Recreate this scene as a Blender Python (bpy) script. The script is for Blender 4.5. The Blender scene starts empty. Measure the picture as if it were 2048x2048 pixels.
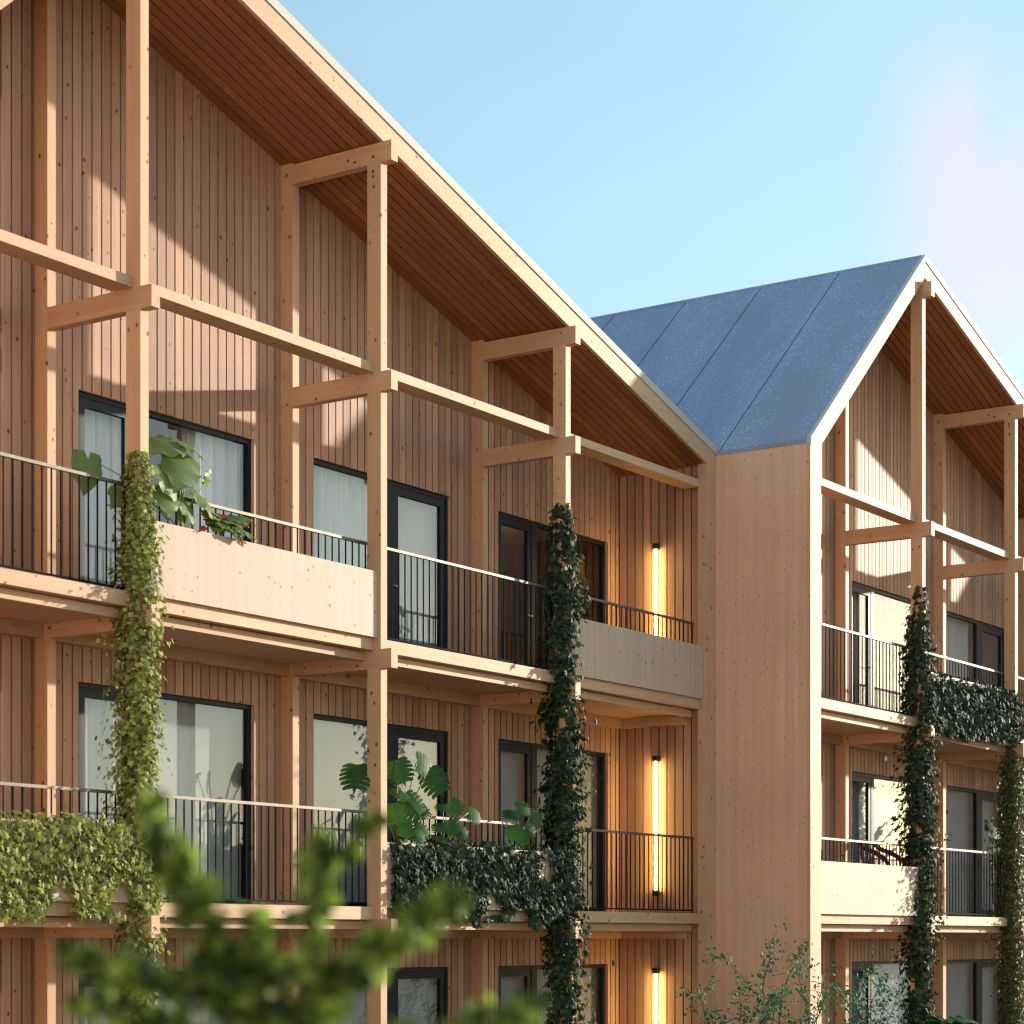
import bpy, math, random
from mathutils import Vector, Matrix, noise
R = math.radians
random.seed(7)
SC = bpy.context.scene
COL = SC.collection

# ------------------------------------------------------------------ helpers
class MB:
    """collects faces (with a tone value per face) and links them as ONE mesh object"""
    def __init__(s):
        s.v = []; s.f = []; s.t = []
    def face(s, pts, tone=0.5):
        i = len(s.v)
        s.v += [tuple(p) for p in pts]
        s.f.append(tuple(range(i, i + len(pts)))); s.t.append(tone)
    def box(s, x0, x1, y0, y1, z0, z1, tone=0.5):
        i = len(s.v)
        s.v += [(x0,y0,z0),(x1,y0,z0),(x1,y1,z0),(x0,y1,z0),(x0,y0,z1),(x1,y0,z1),(x1,y1,z1),(x0,y1,z1)]
        for q in ((0,3,2,1),(4,5,6,7),(0,1,5,4),(1,2,6,5),(2,3,7,6),(3,0,4,7)):
            s.f.append(tuple(i + k for k in q)); s.t.append(tone)
    def prism_y(s, poly, y0, y1, tone=0.5):
        """polygon of (x,z), counter clockwise seen from the front (-Y), extruded y0..y1"""
        n = len(poly); i = len(s.v)
        s.v += [(x, y0, z) for x, z in poly] + [(x, y1, z) for x, z in poly]
        s.f.append(tuple(i + k for k in range(n))); s.t.append(tone)
        s.f.append(tuple(i + n + k for k in reversed(range(n)))); s.t.append(tone)
        for k in range(n):
            m = (k + 1) % n
            s.f.append((i + k, i + n + k, i + n + m, i + m)); s.t.append(tone)
    def tube(s, pts, radii, n=6, tone=0.5, cap=True):
        rings = []
        for k, p in enumerate(pts):
            p = Vector(p)
            d = Vector(pts[min(k + 1, len(pts) - 1)]) - Vector(pts[max(k - 1, 0)])
            d = d.normalized() if d.length > 1e-9 else Vector((0, 0, 1))
            a = d.cross(Vector((0.31, 0.9, 0.17))).normalized(); b = d.cross(a)
            i = len(s.v)
            for j in range(n):
                w = 2 * math.pi * j / n
                s.v.append(tuple(p + (a * math.cos(w) + b * math.sin(w)) * radii[k]))
            rings.append(i)
        for k in range(len(rings) - 1):
            for j in range(n):
                m = (j + 1) % n
                s.f.append((rings[k] + j, rings[k] + m, rings[k + 1] + m, rings[k + 1] + j)); s.t.append(tone)
        if cap:
            s.f.append(tuple(rings[0] + j for j in reversed(range(n)))); s.t.append(tone)
            s.f.append(tuple(rings[-1] + j for j in range(n))); s.t.append(tone)
    def build(s, name, mat, parent=None, smooth=False):
        me = bpy.data.meshes.new(name)
        me.from_pydata(s.v, [], s.f)
        at = me.attributes.new('tone', 'FLOAT', 'FACE')
        at.data.foreach_set('value', s.t)
        if smooth:
            me.polygons.foreach_set('use_smooth', [True] * len(me.polygons))
        me.materials.append(mat)
        o = bpy.data.objects.new(name, me); COL.objects.link(o)
        if parent is not None: o.parent = parent
        return o

def tag(o, label=None, cat=None, group=None, kind=None):
    if label: o['label'] = label
    if cat: o['category'] = cat
    if group: o['group'] = group
    if kind: o['kind'] = kind
    return o
def empty(name, loc=(0, 0, 0)):
    o = bpy.data.objects.new(name, None); COL.objects.link(o); o.location = loc
    o.empty_display_size = 0.2
    return o

# ------------------------------------------------------------------ materials
def new_mat(name):
    m = bpy.data.materials.new(name); m.use_nodes = True
    nt = m.node_tree; nt.nodes.clear()
    out = nt.nodes.new('ShaderNodeOutputMaterial')
    return m, nt, out
class NT:
    def __init__(s, nt): s.nt = nt
    def n(s, t, **kw):
        o = s.nt.nodes.new(t)
        for k, v in kw.items():
            if hasattr(o, k): setattr(o, k, v)
        return o
    def l(s, a, b): s.nt.links.new(a, b)
    def val(s, sock, v):
        if hasattr(v, 'is_linked') or isinstance(v, bpy.types.NodeSocket): s.l(v, sock)
        else: sock.default_value = v
    def math(s, op, a, b=0.0, c=None, clamp=False):
        o = s.n('ShaderNodeMath', operation=op); o.use_clamp = clamp
        s.val(o.inputs[0], a); s.val(o.inputs[1], b)
        if c is not None: s.val(o.inputs[2], c)
        return o.outputs[0]
    def mix(s, f, a, b, blend='MIX'):
        o = s.n('ShaderNodeMix', data_type='RGBA', blend_type=blend)
        s.val(o.inputs[0], f); s.val(o.inputs[6], a); s.val(o.inputs[7], b)
        return o.outputs[2]
    def ramp(s, f, lo, hi, a=0.0, b=1.0):
        o = s.n('ShaderNodeMapRange'); o.clamp = True; o.interpolation_type = 'SMOOTHSTEP'
        s.val(o.inputs[0], f); o.inputs[1].default_value = lo; o.inputs[2].default_value = hi
        o.inputs[3].default_value = a; o.inputs[4].default_value = b
        return o.outputs[0]
    def mapping(s, vec, scale=(1, 1, 1), loc=(0, 0, 0)):
        o = s.n('ShaderNodeMapping'); s.l(vec, o.inputs[0])
        o.inputs[1].default_value = loc; o.inputs[3].default_value = scale
        return o.outputs[0]
    def noise(s, vec, scale=1.0, detail=2.0, rough=0.5):
        o = s.n('ShaderNodeTexNoise'); s.l(vec, o.inputs['Vector'])
        o.inputs['Scale'].default_value = scale; o.inputs['Detail'].default_value = detail
        o.inputs['Roughness'].default_value = rough
        return o.outputs[0]
def c4(c): return (c[0], c[1], c[2], 1.0)

def wood(name, axis, base=(0.62, 0.40, 0.265), dark=(0.54, 0.315, 0.185), knots=1.0, lam=0.0, rough=0.62, tone_amt=0.22, grain_amt=0.6, kr=.82, ksc=8.2, kcl=.32):
    """planed spruce: grain along `axis`, small red-brown knots, optional lamellas"""
    m, nt, out = new_mat(name); g = NT(nt)
    co = g.n('ShaderNodeTexCoord').outputs['Object']
    sc = [46.0, 46.0, 46.0]; sc[axis] = 1.1
    grain = g.noise(g.mapping(co, tuple(sc)), 1.0, 3.0, 0.6)
    sc2 = [9.0, 9.0, 9.0]; sc2[axis] = 0.45
    broad = g.noise(g.mapping(co, tuple(sc2), (3.1, 1.7, 0.4)), 1.0, 2.0)
    cloud = g.noise(g.mapping(co, (0.9, 0.9, 0.9)), 1.0, 2.0)
    f = g.math('ADD', g.math('MULTIPLY', grain, grain_amt), g.math('MULTIPLY', broad, 0.45))
    f = g.ramp(f, 0.28, 0.78)
    col = g.mix(f, c4(base), c4(dark))
    att = g.n('ShaderNodeAttribute', attribute_name='tone').outputs['Fac']
    v = g.math('MULTIPLY_ADD', att, tone_amt, 1.0 - tone_amt / 2)
    if lam:
        sep = g.n('ShaderNodeSeparateXYZ'); g.l(co, sep.inputs[0])
        a2 = g.math('ADD', sep.outputs[0], sep.outputs[1]) if axis == 2 else g.math('ADD', sep.outputs[2], sep.outputs[1])
        wn = g.n('ShaderNodeTexWhiteNoise', noise_dimensions='1D')
        g.l(g.math('FLOOR', g.math('DIVIDE', a2, lam)), wn.inputs['W'])
        v = g.math('MULTIPLY', v, g.math('MULTIPLY_ADD', wn.outputs[0], 0.10, 0.95))
    v = g.math('MULTIPLY', v, g.math('MULTIPLY_ADD', cloud, 0.24, 0.88))
    mul = g.n('ShaderNodeMix', data_type='RGBA', blend_type='MULTIPLY'); mul.inputs[0].default_value = 1.0
    g.l(col, mul.inputs[6])
    cmb = g.n('ShaderNodeCombineColor'); [g.l(v, cmb.inputs[k]) for k in range(3)]
    g.l(cmb.outputs[0], mul.inputs[7]); col = mul.outputs[2]
    # knots
    ks = [ksc, ksc, ksc]; ks[axis] = ksc * .8
    vo = g.n('ShaderNodeTexVoronoi', voronoi_dimensions='3D', feature='F1')
    wob = g.n('ShaderNodeTexNoise'); g.l(co, wob.inputs['Vector']); wob.inputs['Scale'].default_value = 45.0
    wv = g.n('ShaderNodeVectorMath', operation='MULTIPLY_ADD'); g.l(wob.outputs['Color'], wv.inputs[0])
    wv.inputs[1].default_value = (0.006, 0.006, 0.006); g.l(co, wv.inputs[2])
    g.l(g.mapping(wv.outputs[0], tuple(ks)), vo.inputs['Vector']); vo.inputs['Scale'].default_value = 1.0
    wn2 = g.n('ShaderNodeSeparateColor'); g.l(vo.outputs['Color'], wn2.inputs[0])
    rad = g.math('MULTIPLY_ADD', g.math('POWER', wn2.outputs[0], 1.5), 0.15 * kr, 0.05 * kr)
    kd = g.math('DIVIDE', vo.outputs['Distance'], rad)
    kn = g.ramp(kd, 1.15, 0.75)
    halo = g.math('MULTIPLY', g.ramp(kd, 2.4, 0.9), 0.28)
    clus = g.ramp(g.noise(g.mapping(co, (1.3, 1.3, 1.3), (5, 2, 8)), 1.0, 2.0), kcl, kcl + .18)
    kn = g.math('MULTIPLY', g.math('MULTIPLY', kn, clus), 0.95 * knots)
    halo = g.math('MULTIPLY', g.math('MULTIPLY', halo, clus), knots)
    col = g.mix(halo, col, (0.40, 0.17, 0.065, 1))
    col = g.mix(kn, col, (0.125, 0.035, 0.014, 1))
    b = g.n('ShaderNodeBsdfPrincipled'); g.l(col, b.inputs['Base Color'])
    b.inputs['Roughness'].default_value = rough; b.inputs['Specular IOR Level'].default_value = 0.35
    bump = g.n('ShaderNodeBump'); bump.inputs['Strength'].default_value = 0.12; bump.inputs['Distance'].default_value = 0.004
    g.l(grain, bump.inputs['Height']); g.l(bump.outputs[0], b.inputs['Normal'])
    g.l(b.outputs[0], out.inputs[0])
    return m

def plain(name, col, rough=0.6, metal=0.0, spec=0.5, var=0.0, vscale=6.0, bump=0.0):
    m, nt, out = new_mat(name); g = NT(nt)
    b = g.n('ShaderNodeBsdfPrincipled')
    b.inputs['Roughness'].default_value = rough; b.inputs['Metallic'].default_value = metal
    b.inputs['Specular IOR Level'].default_value = spec
    co = g.n('ShaderNodeTexCoord').outputs['Object']
    nz = g.noise(co, vscale, 4.0, 0.6)
    hi = tuple(min(1, c * (1 + var)) for c in col); lo = tuple(c * (1 - var) for c in col)
    g.l(g.mix(g.ramp(nz, 0.3, 0.7), c4(lo), c4(hi)), b.inputs['Base Color'])
    if bump:
        bp = g.n('ShaderNodeBump'); bp.inputs['Strength'].default_value = bump; bp.inputs['Distance'].default_value = 0.01
        g.l(nz, bp.inputs['Height']); g.l(bp.outputs[0], b.inputs['Normal'])
    g.l(b.outputs[0], out.inputs[0])
    return m

def leafmat(name, dark, light, rough=0.42, spec=0.5, trans=0.25, tcol=None):
    m, nt, out = new_mat(name); g = NT(nt)
    att = g.n('ShaderNodeAttribute', attribute_name='tone').outputs['Fac']
    co = g.n('ShaderNodeTexCoord').outputs['Object']
    nz = g.noise(co, 38.0, 2.0)
    f = g.math('MULTIPLY_ADD', nz, 0.5, g.math('SUBTRACT', att, 0.25), clamp=True)
    col = g.mix(f, c4(dark), c4(light))
    b = g.n('ShaderNodeBsdfPrincipled'); g.l(col, b.inputs['Base Color'])
    b.inputs['Roughness'].default_value = rough; b.inputs['Specular IOR Level'].default_value = spec
    t = g.n('ShaderNodeBsdfTranslucent')
    tc = g.mix(1.0, col, c4(tcol or (1.3, 1.5, 0.5)), 'MULTIPLY')
    g.l(tc, t.inputs[0])
    mx = g.n('ShaderNodeMixShader'); mx.inputs[0].default_value = trans
    g.l(b.outputs[0], mx.inputs[1]); g.l(t.outputs[0], mx.inputs[2]); g.l(mx.outputs[0], out.inputs[0])
    return m

def glassmat():
    m, nt, out = new_mat('window_glass'); g = NT(nt)
    t = g.n('ShaderNodeBsdfTransparent'); t.inputs[0].default_value = (0.90, 0.93, 0.94, 1)
    gl = g.n('ShaderNodeBsdfGlossy'); gl.inputs['Roughness'].default_value = 0.015
    gl.inputs['Color'].default_value = (0.95, 0.97, 1, 1)
    lw = g.n('ShaderNodeLayerWeight'); lw.inputs['Blend'].default_value = 0.5
    f2 = g.math('MULTIPLY_ADD', g.math('POWER', lw.outputs['Facing'], 5.0), 0.95, 0.055, clamp=True)
    mx = g.n('ShaderNodeMixShader'); g.l(f2, mx.inputs[0])
    g.l(t.outputs[0], mx.inputs[1]); g.l(gl.outputs[0], mx.inputs[2]); g.l(mx.outputs[0], out.inputs[0])
    return m

def roofmat():
    m, nt, out = new_mat('roof_membrane'); g = NT(nt)
    co = g.n('ShaderNodeTexCoord').outputs['Object']
    big = g.noise(g.mapping(co, (0.5, 1.1, 0.5)), 1.0, 4.0, 0.6)
    fine = g.noise(co, 34.0, 3.0, 0.65)
    vo = g.n('ShaderNodeTexVoronoi', feature='F1'); g.l(co, vo.inputs['Vector']); vo.inputs['Scale'].default_value = 23.0
    sp = g.n('ShaderNodeSeparateColor'); g.l(vo.outputs['Color'], sp.inputs[0])
    fleck = g.math('MULTIPLY', g.ramp(vo.outputs['Distance'], 0.42, 0.14), g.ramp(sp.outputs[0], 0.25, 0.85))
    fleck = g.math('MULTIPLY', fleck, g.ramp(big, 0.3, 0.62, 0.25, 1.0))
    col = g.mix(fine, (0.175, 0.205, 0.305, 1), (0.30, 0.34, 0.47, 1))
    col = g.mix(g.ramp(big, 0.35, 0.7), col, g.mix(0.35, col, (0.33, 0.40, 0.60, 1)))
    col = g.mix(g.math('MULTIPLY', fleck, 0.62), col, (0.80, 0.82, 0.86, 1))
    b = g.n('ShaderNodeBsdfPrincipled'); g.l(col, b.inputs['Base Color'])
    b.inputs['Roughness'].default_value = 0.75; b.inputs['Specular IOR Level'].default_value = 0.3
    bp = g.n('ShaderNodeBump'); bp.inputs['Strength'].default_value = 0.35; bp.inputs['Distance'].default_value = 0.01
    g.l(fine, bp.inputs['Height']); g.l(bp.outputs[0], b.inputs['Normal'])
    g.l(b.outputs[0], out.inputs[0])
    return m

def emitmat(name, col, s):
    m, nt, out = new_mat(name); g = NT(nt)
    e = g.n('ShaderNodeEmission'); e.inputs[0].default_value = c4(col); e.inputs[1].default_value = s
    g.l(e.outputs[0], out.inputs[0]); return m

M = {}
M['wx'] = wood('spruce_beam_along', 0)
M['wy'] = wood('spruce_beam_across', 1)
M['wz'] = wood('spruce_post', 2)
M['clt'] = wood('cross_laminated_panel', 2, base=(0.76, 0.475, 0.335), dark=(0.69, 0.395, 0.255), knots=1.0, lam=0.075, tone_amt=0.05, kr=1.0, ksc=11.5, kcl=.22)
M['clad'] = wood('spruce_cladding', 2, base=(0.485, 0.285, 0.20), dark=(0.375, 0.19, 0.122), tone_amt=0.42)
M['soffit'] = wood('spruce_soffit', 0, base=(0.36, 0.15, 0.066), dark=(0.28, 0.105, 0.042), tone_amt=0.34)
M['render'] = plain('pale_reflector_wall', (0.78, 0.66, 0.52), 0.9, var=0.05, vscale=0.6)  # pale wall of the added house that bounces warm light
M['panel'] = wood('pale_planter_board', 2, base=(0.57, 0.405, 0.32), dark=(0.52, 0.35, 0.26), lam=0.075, tone_amt=0.05, kr=.72, grain_amt=0.4, ksc=10.5, kcl=.26)
M['gap'] = plain('dark_cladding_gap', (0.005, 0.004, 0.004), 0.95, spec=0.05)
M['plaster'] = plain('interior_plaster', (0.62, 0.60, 0.57), 0.9, var=0.04, vscale=1.2)
M['floor'] = plain('interior_floor', (0.30, 0.22, 0.15), 0.5, var=0.1)
M['frame'] = plain('anthracite_frame', (0.010, 0.014, 0.026), 0.5, spec=0.2, var=0.1)
M['rail'] = plain('handrail_steel', (0.15, 0.128, 0.108), 0.55, metal=0.85, var=0.08, vscale=3)
M['bar'] = plain('dark_painted_steel', (0.014, 0.013, 0.014), 0.85, spec=0.06, var=0.1)
M['glass'] = glassmat()
M['roof'] = roofmat()
M['cap'] = plain('pale_edge_flashing', (0.50, 0.47, 0.42), 0.65, var=0.06, vscale=30, bump=0.05)
M['curtain'] = plain('sheer_curtain', (0.74, 0.73, 0.72), 0.95, var=0.03, vscale=2)
M['blind'] = plain('beige_blind', (0.46, 0.44, 0.425), 0.95, var=0.05, vscale=0.7)
M['dimmed'] = plain('sunlit_fabric_dimmed', (0.30, 0.285, 0.30), 0.95, var=0.05, vscale=1.0)  # fabric colour darkened to tame sun glare in the far windows
M['black'] = plain('black_cap', (0.015, 0.012, 0.011), 0.4)
M['tube'] = emitmat('lamp_tube', (1.0, 0.71, 0.24), 30.0)
M['soil'] = plain('potting_soil', (0.03, 0.02, 0.013), 0.95, var=0.3, vscale=30)
M['ivyd'] = leafmat('ivy_leaf_dark', (0.012, 0.026, 0.017), (0.055, 0.085, 0.042), 0.6, 0.12, 0.10)
M['ivyl'] = leafmat('ivy_leaf_yellow_green', (0.10, 0.12, 0.032), (0.42, 0.43, 0.15), 0.6, 0.15, 0.22)
M['ivyo'] = leafmat('ivy_leaf_olive', (0.045, 0.06, 0.018), (0.13, 0.135, 0.04), 0.5, 0.35, 0.18)
M['vine'] = plain('ivy_stem', (0.10, 0.06, 0.035), 0.8, var=0.3, vscale=20)
M['mon'] = leafmat('split_leaf_green', (0.016, 0.055, 0.020), (0.055, 0.14, 0.035), 0.5, 0.2, 0.25)
M['taro'] = leafmat('elephant_ear_green', (0.10, 0.17, 0.055), (0.24, 0.32, 0.13), 0.45, 0.4, 0.32)
M['red'] = leafmat('red_bract', (0.42, 0.03, 0.012), (0.60, 0.07, 0.02), 0.5, 0.4, 0.25, (1.4, 0.8, 0.6))
M['stem'] = plain('green_stem', (0.20, 0.27, 0.07), 0.5, var=0.2)
M['shrubleaf'] = leafmat('shrub_leaf_teal', (0.016, 0.085, 0.045), (0.05, 0.18, 0.085), 0.6, 0.15, 0.22)
M['foreleaf'] = leafmat('garden_tree_leaf', (0.012, 0.034, 0.016), (0.27, 0.38, 0.095), 0.55, 0.2, 0.42, (1.2, 1.3, 0.6))
M['bark'] = plain('twig_bark', (0.11, 0.075, 0.05), 0.85, var=0.3, vscale=25, bump=0.3)
M['chair'] = plain('dark_red_lacquer', (0.085, 0.012, 0.010), 0.35, var=0.1)
M['ground'] = plain('courtyard_planting', (0.062, 0.055, 0.032), 0.95, var=0.25, vscale=3, bump=0.3)
M['silver'] = plain('brushed_steel', (0.7, 0.7, 0.7), 0.3, metal=1.0)

# ------------------------------------------------------------------ the building (local frame: ridge post corner at the origin)
GZ = -2.95                               # courtyard ground, relative to eye level
FL = {0: -2.767, 1: 0.385, 2: 3.54}      # floor tops
XL, XR = -4.145, 11.95                   # outer faces of the gable
RX, RT, RB = -0.06, 10.90, 10.54         # ridge
SLL, SLR = 0.9023, 0.303
WY = 1.52                                # face of the recessed cladding
def rb(x): return RB - SLL * (RX - x) if x < RX else RB - SLR * (x - RX)
def rt(x): return RT - SLL * (RX - x) if x < RX else RT - SLR * (x - RX)
POSTS = [0.0, 4.0, 8.0]
BAYS = {-1: (-3.80, -0.12), 0: (0.0, 3.88), 1: (4.0, 7.88), 2: (8.0, 11.675)}
# window openings per bay: (x0, x1, door_from, door_to, fixed_from, fixed_to)
WINS = {-1: (-3.40, -1.15, -3.40, -2.40, -2.34, -1.15), 0: (0.51, 3.39, 0.51, 1.38, 1.46, 3.39),
        1: (4.50, 7.39, 6.20, 7.39, 4.50, 6.04), 2: (8.52, 11.42, 8.52, 9.44, 9.54, 11.42)}
WH = 2.405

def clad_piece(mb, a, b, z0, z1, y0, y1, tone):
    """one upright board; z1 None means it runs up into the roof"""
    if z1 is None:
        if a < RX < b:
            mb.prism_y([(a, z0), (b, z0), (b, rb(b) + .06), (RX, RB + .06), (a, rb(a) + .06)], y0, y1, tone)
        else:
            mb.prism_y([(a, z0), (b, z0), (b, rb(b) + .06), (a, rb(a) + .06)], y0, y1, tone)
    else:
        mb.box(a, b, y0, y1, z0, z1, tone)

def build_house(root):
    rng = random.Random(3)
    # --- recessed front wall: dark backing with openings, boards in front
    back = MB(); xs = []
    cuts = sorted([w[0] for w in WINS.values()] + [w[1] for w in WINS.values()])
    edges = [-3.80] + cuts + [11.75]
    for i in range(len(edges) - 1):
        a, b = edges[i], edges[i + 1]
        if i % 2 == 0:
            clad_piece(back, a, b, GZ, None, WY + .044, WY + .20, .5)
        else:
            for f in (0, 1, 2):
                z0 = FL[f] + WH
                z1 = FL[f + 1] if f < 2 else None
                clad_piece(back, a, b, z0, z1, WY + .044, WY + .20, .5)
            back.box(a, b, WY + .021, WY + .20, GZ, FL[0], .5)
    back.build('wall_backing', M['gap'], root)
    cl = MB(); p = 0.1456; x = -3.80
    while x < 11.72:
        a, b = x + .011, min(x + p - .011, 11.728)
        tone = rng.random(); c = (a + b) / 2
        segs = [(GZ, None)]
        for w in WINS.values():
            if a < w[1] - .003 and b > w[0] + .003:
                # clip the board against the opening sideways where it only partly overlaps
                parts = []
                if a < w[0] - .012: parts.append((a, w[0] - .002))
                if b > w[1] + .012: parts.append((w[1] + .002, b))
                for q in parts: clad_piece(cl, q[0], q[1], GZ, None, WY, WY + .043, tone)
                a2, b2 = max(a, w[0]), min(b, w[1])
                zs = []
                for f in (0, 1, 2):
                    clad_piece(cl, a2, b2, FL[f] + WH, (FL[f + 1] if f < 2 else None), WY, WY + .043, tone)
                segs = []
                break
        for z0, z1 in segs: clad_piece(cl, a, b, z0, z1, WY, WY + .043, tone)
        x += p
    cl.build('cladding', M['clad'], root)
    # --- end wall with boards (right), carrying the lamps
    ew = MB(); y = 1.515; pe = 0.1385
    core = MB(); core.prism_y([(11.751, GZ), (XR - .001, GZ), (XR - .001, rb(XR) + .05), (11.751, rb(11.751) + .05)], .131, 12.0)
    while y > .14:
        y0 = max(y - pe + .010, .134)
        zt = rb(11.73) + .05
        ew.box(11.73, 11.75, y0, y - .010, GZ, zt, rng.random())
        y -= pe
    ew.build('end_cladding', M['clad'], root)
    core.build('end_wall', M['gap'], root)
    # --- plain laminated side wall (left) and the two front fins
    sw = MB(); sw.prism_y([(XL, GZ), (-3.80, GZ), (-3.80, rb(-3.8) + .1), (XL, 7.149)], .034, 12.0)
    sw.build('side_wall', M['clt'], root)
    fl = MB(); fl.prism_y([(XL, GZ), (-3.80, GZ), (-3.80, rb(-3.8)), (XL, rb(XL))], -.02, .0335); fl.build('corner_fin', M['wz'], root)
    fr = MB(); fr.prism_y([(11.675, GZ), (XR, GZ), (XR, rb(XR)), (11.675, rb(11.675))], -.02, .13); fr.build('corner_fin', M['wz'], root)
    # --- posts
    for px in POSTS:
        top = {0.0: 10.22, 4.0: 9.09, 8.0: 7.86}[px]
        m = MB(); m.box(px - .12, px, 0, .20, GZ, top, rng.random()); m.build('post', M['wz'], root)
        m = MB()
        clad_piece(m, px - .12, px, GZ, None, 1.335, 1.519, rng.random()); m.build('wall_post', M['wz'], root)
        # cross beams from post to wall, at three levels plus the roof
        for zt in (6.645, FL[2] - .14, FL[1] - .14, top + .235):
            h = .228 if zt < 7 else .235
            m = MB()
            m.box(px - .1215, px + .0015, -.155, 1.334, zt - h, zt, rng.random()); m.build('cross_beam', M['wy'], root)
    m = MB(); m.box(-3.80, -3.69, 1.335, 1.519, GZ, rb(-3.8) + .02, .5); m.build('wall_post', M['wz'], root)
    # --- upper rails, slabs, fascias, ledgers, railings
    for bi, (a, b) in BAYS.items():
        m = MB(); m.box(a + .002, b - .002, .10, .38, 6.646, 6.756, rng.random()); m.build('upper_rail', M['wx'], root)
        for f in (1, 2):
            z = FL[f]
            m = MB(); m.box(a + .002, b - .002, .10, .226, z - .15, z, rng.random()); m.build('floor_fascia', M['wx'], root)
            m = MB(); m.box(a + .002, b - .002, .23, .32, z - .262, z - .165, rng.random()); m.build('lower_fascia', M['wx'], root)
            m = MB()
            n = 26; w = (1.515 - .325) / n
            m.box(a + .002, b - .002, .322, 1.515, z - .222, z - .006); m.build('balcony_floor', M['wy'], root)
            m = MB(); m.box(a + .004, b - .004, 1.39, 1.517, z - .368, z - .224, rng.random()); m.build('ledger_beam', M['wx'], root)
            if bi == 2:
                m = MB(); m.box(11.60, 11.728, .34, 1.386, z - .368, z - .224); m.build('ledger_beam', M['wy'], root)
            r = MB(); r.box(a + .004, b - .004, .195, .235, z + 1.095, z + 1.127)
            rail = r.build('railing', M['rail'], root)
            r = MB(); r.box(a + .004, b - .004, .205, .225, z + .035, z + .055)
            r.build('bottom_rail', M['bar'], rail)
            r = MB(); nb = int((b - a) / .124); st = (b - a - .03) / nb
            for k in range(nb + 1):
                xx = a + .015 + k * st
                r.box(xx - .0062, xx + .0062, .2085, .2215, z + (.0 if k in (0, nb) else .055), z + 1.0945)
            r.build('baluster_panel', M['bar'], rail)
    # --- roof: soffit boards, solid deck, fascia, flashing, membrane
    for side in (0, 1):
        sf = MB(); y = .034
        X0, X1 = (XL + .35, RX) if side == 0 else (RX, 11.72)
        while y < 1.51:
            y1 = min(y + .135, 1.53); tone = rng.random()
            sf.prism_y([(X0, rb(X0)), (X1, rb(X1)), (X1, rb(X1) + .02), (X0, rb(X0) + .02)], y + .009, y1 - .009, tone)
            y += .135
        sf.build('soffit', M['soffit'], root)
        A, B = (XL + .006, RX) if side == 0 else (RX, XR - .004)
        dk = MB(); dk.prism_y([(A, rb(A) + .025), (B, rb(B) + .025), (B, rt(B) - .065), (A, rt(A) - .065)], .036, 12.0); dk.build('roof_deck', M['gap'], root)
        A, B = (XL, RX) if side == 0 else (RX, XR)
        fa = MB(); fa.prism_y([(A, rb(A)), (B, rb(B)), (B, rt(B) - .105), (A, rt(A) - .105)], -.02, .033, .6); fa.build('fascia', M['wx'], root)
        cp = MB(); cp.prism_y([(A - (.006 if side == 0 else 0), rt(A) - .1045), (B, rt(B) - .1045), (B, rt(B) + .008), (A - (.006 if side == 0 else 0), rt(A) + .008)], -.034, .033); cp.build('roof_edge', M['cap'], root)
        me = MB(); A2 = A - .008 if side == 0 else A
        me.prism_y([(A2, rt(A2) - .064), (B, rt(B) - .064), (B, rt(B)), (A2, rt(A2))], .0335, 12.0); rf = me.build('roof', M['roof'], root)
        sm = MB(); y = .02 + 1.43
        while y < 11.9:
            sm.prism_y([(A2, rt(A2) - .002), (B, rt(B) - .002), (B, rt(B) + .006), (A2, rt(A2) + .006)], y, y + .007); y += 1.43
        sm.build('seam', M['gap'], rf)
    rc = MB(); rc.prism_y([(RX - .05, RT - .04), (RX + .05, RT - .01), (RX, RT + .012)], .034, 12.0); rc.build('ridge_cap', M['roof'], root)
    # --- rooms behind the windows
    for f in (0, 1, 2):
        m = MB(); z = FL[f]
        m.box(-3.79, 11.74, WY + .021, 7.0, z - .22, z - .02); m.build('room_floor', M['floor'], root)
        m = MB(); m.box(-3.79, 11.74, WY + .201, 7.0, z + 2.62, z + 2.70)
        m.box(-3.79, 11.74, 5.2, 5.3, z - .019, z + 2.619)
        for px in POSTS: m.box(px - .13, px - .01, WY + .201, 5.199, z - .019, z + 2.619)
        m.build('room_wall', M['plaster'], root)
    # --- windows and doors
    for bi, (x0, x1, d0, d1, f0, f1) in WINS.items():
        for f in (0, 1, 2):
            z = FL[f]; zt = z + WH; y0, y1 = WY + .048, WY + .125
            fr = MB(); t = .055
            fr.box(x0 + .002, x1 - .002, y0, y1, zt - t, zt - .002)
            fr.box(x0 + .002, x1 - .002, y0, y1, z + .002, z + .05)
            fr.box(x0 + .002, x0 + t, y0, y1, z + .05, zt - t); fr.box(x1 - t, x1 - .002, y0, y1, z + .05, zt - t)
            mu0, mu1 = (d1 - .005, f0 + .03) if f0 > d0 else (f1 - .03, d0 + .005)
            fr.box(mu0, mu1, y0 + .002, y1 - .002, z + .05, zt - t)
            win = fr.build('window', M['frame'], root)
            lo, hi = (mu1, x1 - t) if f0 > d0 else (x0 + t, mu0)
            pn = MB(); pn.box(lo, hi, WY + .085, WY + .091, z + .05, zt - t); pn.build('pane', M['glass'], win)
            # door leaf
            lo, hi = (x0 + t + .003, mu0 - .003) if f0 > d0 else (mu1 + .003, x1 - t - .003)
            dr = MB(); s = .095; ya, yb = WY + .058, WY + .112; zb, ze = z + .053, zt - t - .003
            dr.box(lo, hi, ya, yb, ze - s, ze); dr.box(lo, hi, ya, yb, zb, zb + .13)
            dr.box(lo, lo + s, ya, yb, zb + .13, ze - s); dr.box(hi - s, hi, ya, yb, zb + .13, ze - s)
            door = dr.build('door', M['frame'], root)
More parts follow.
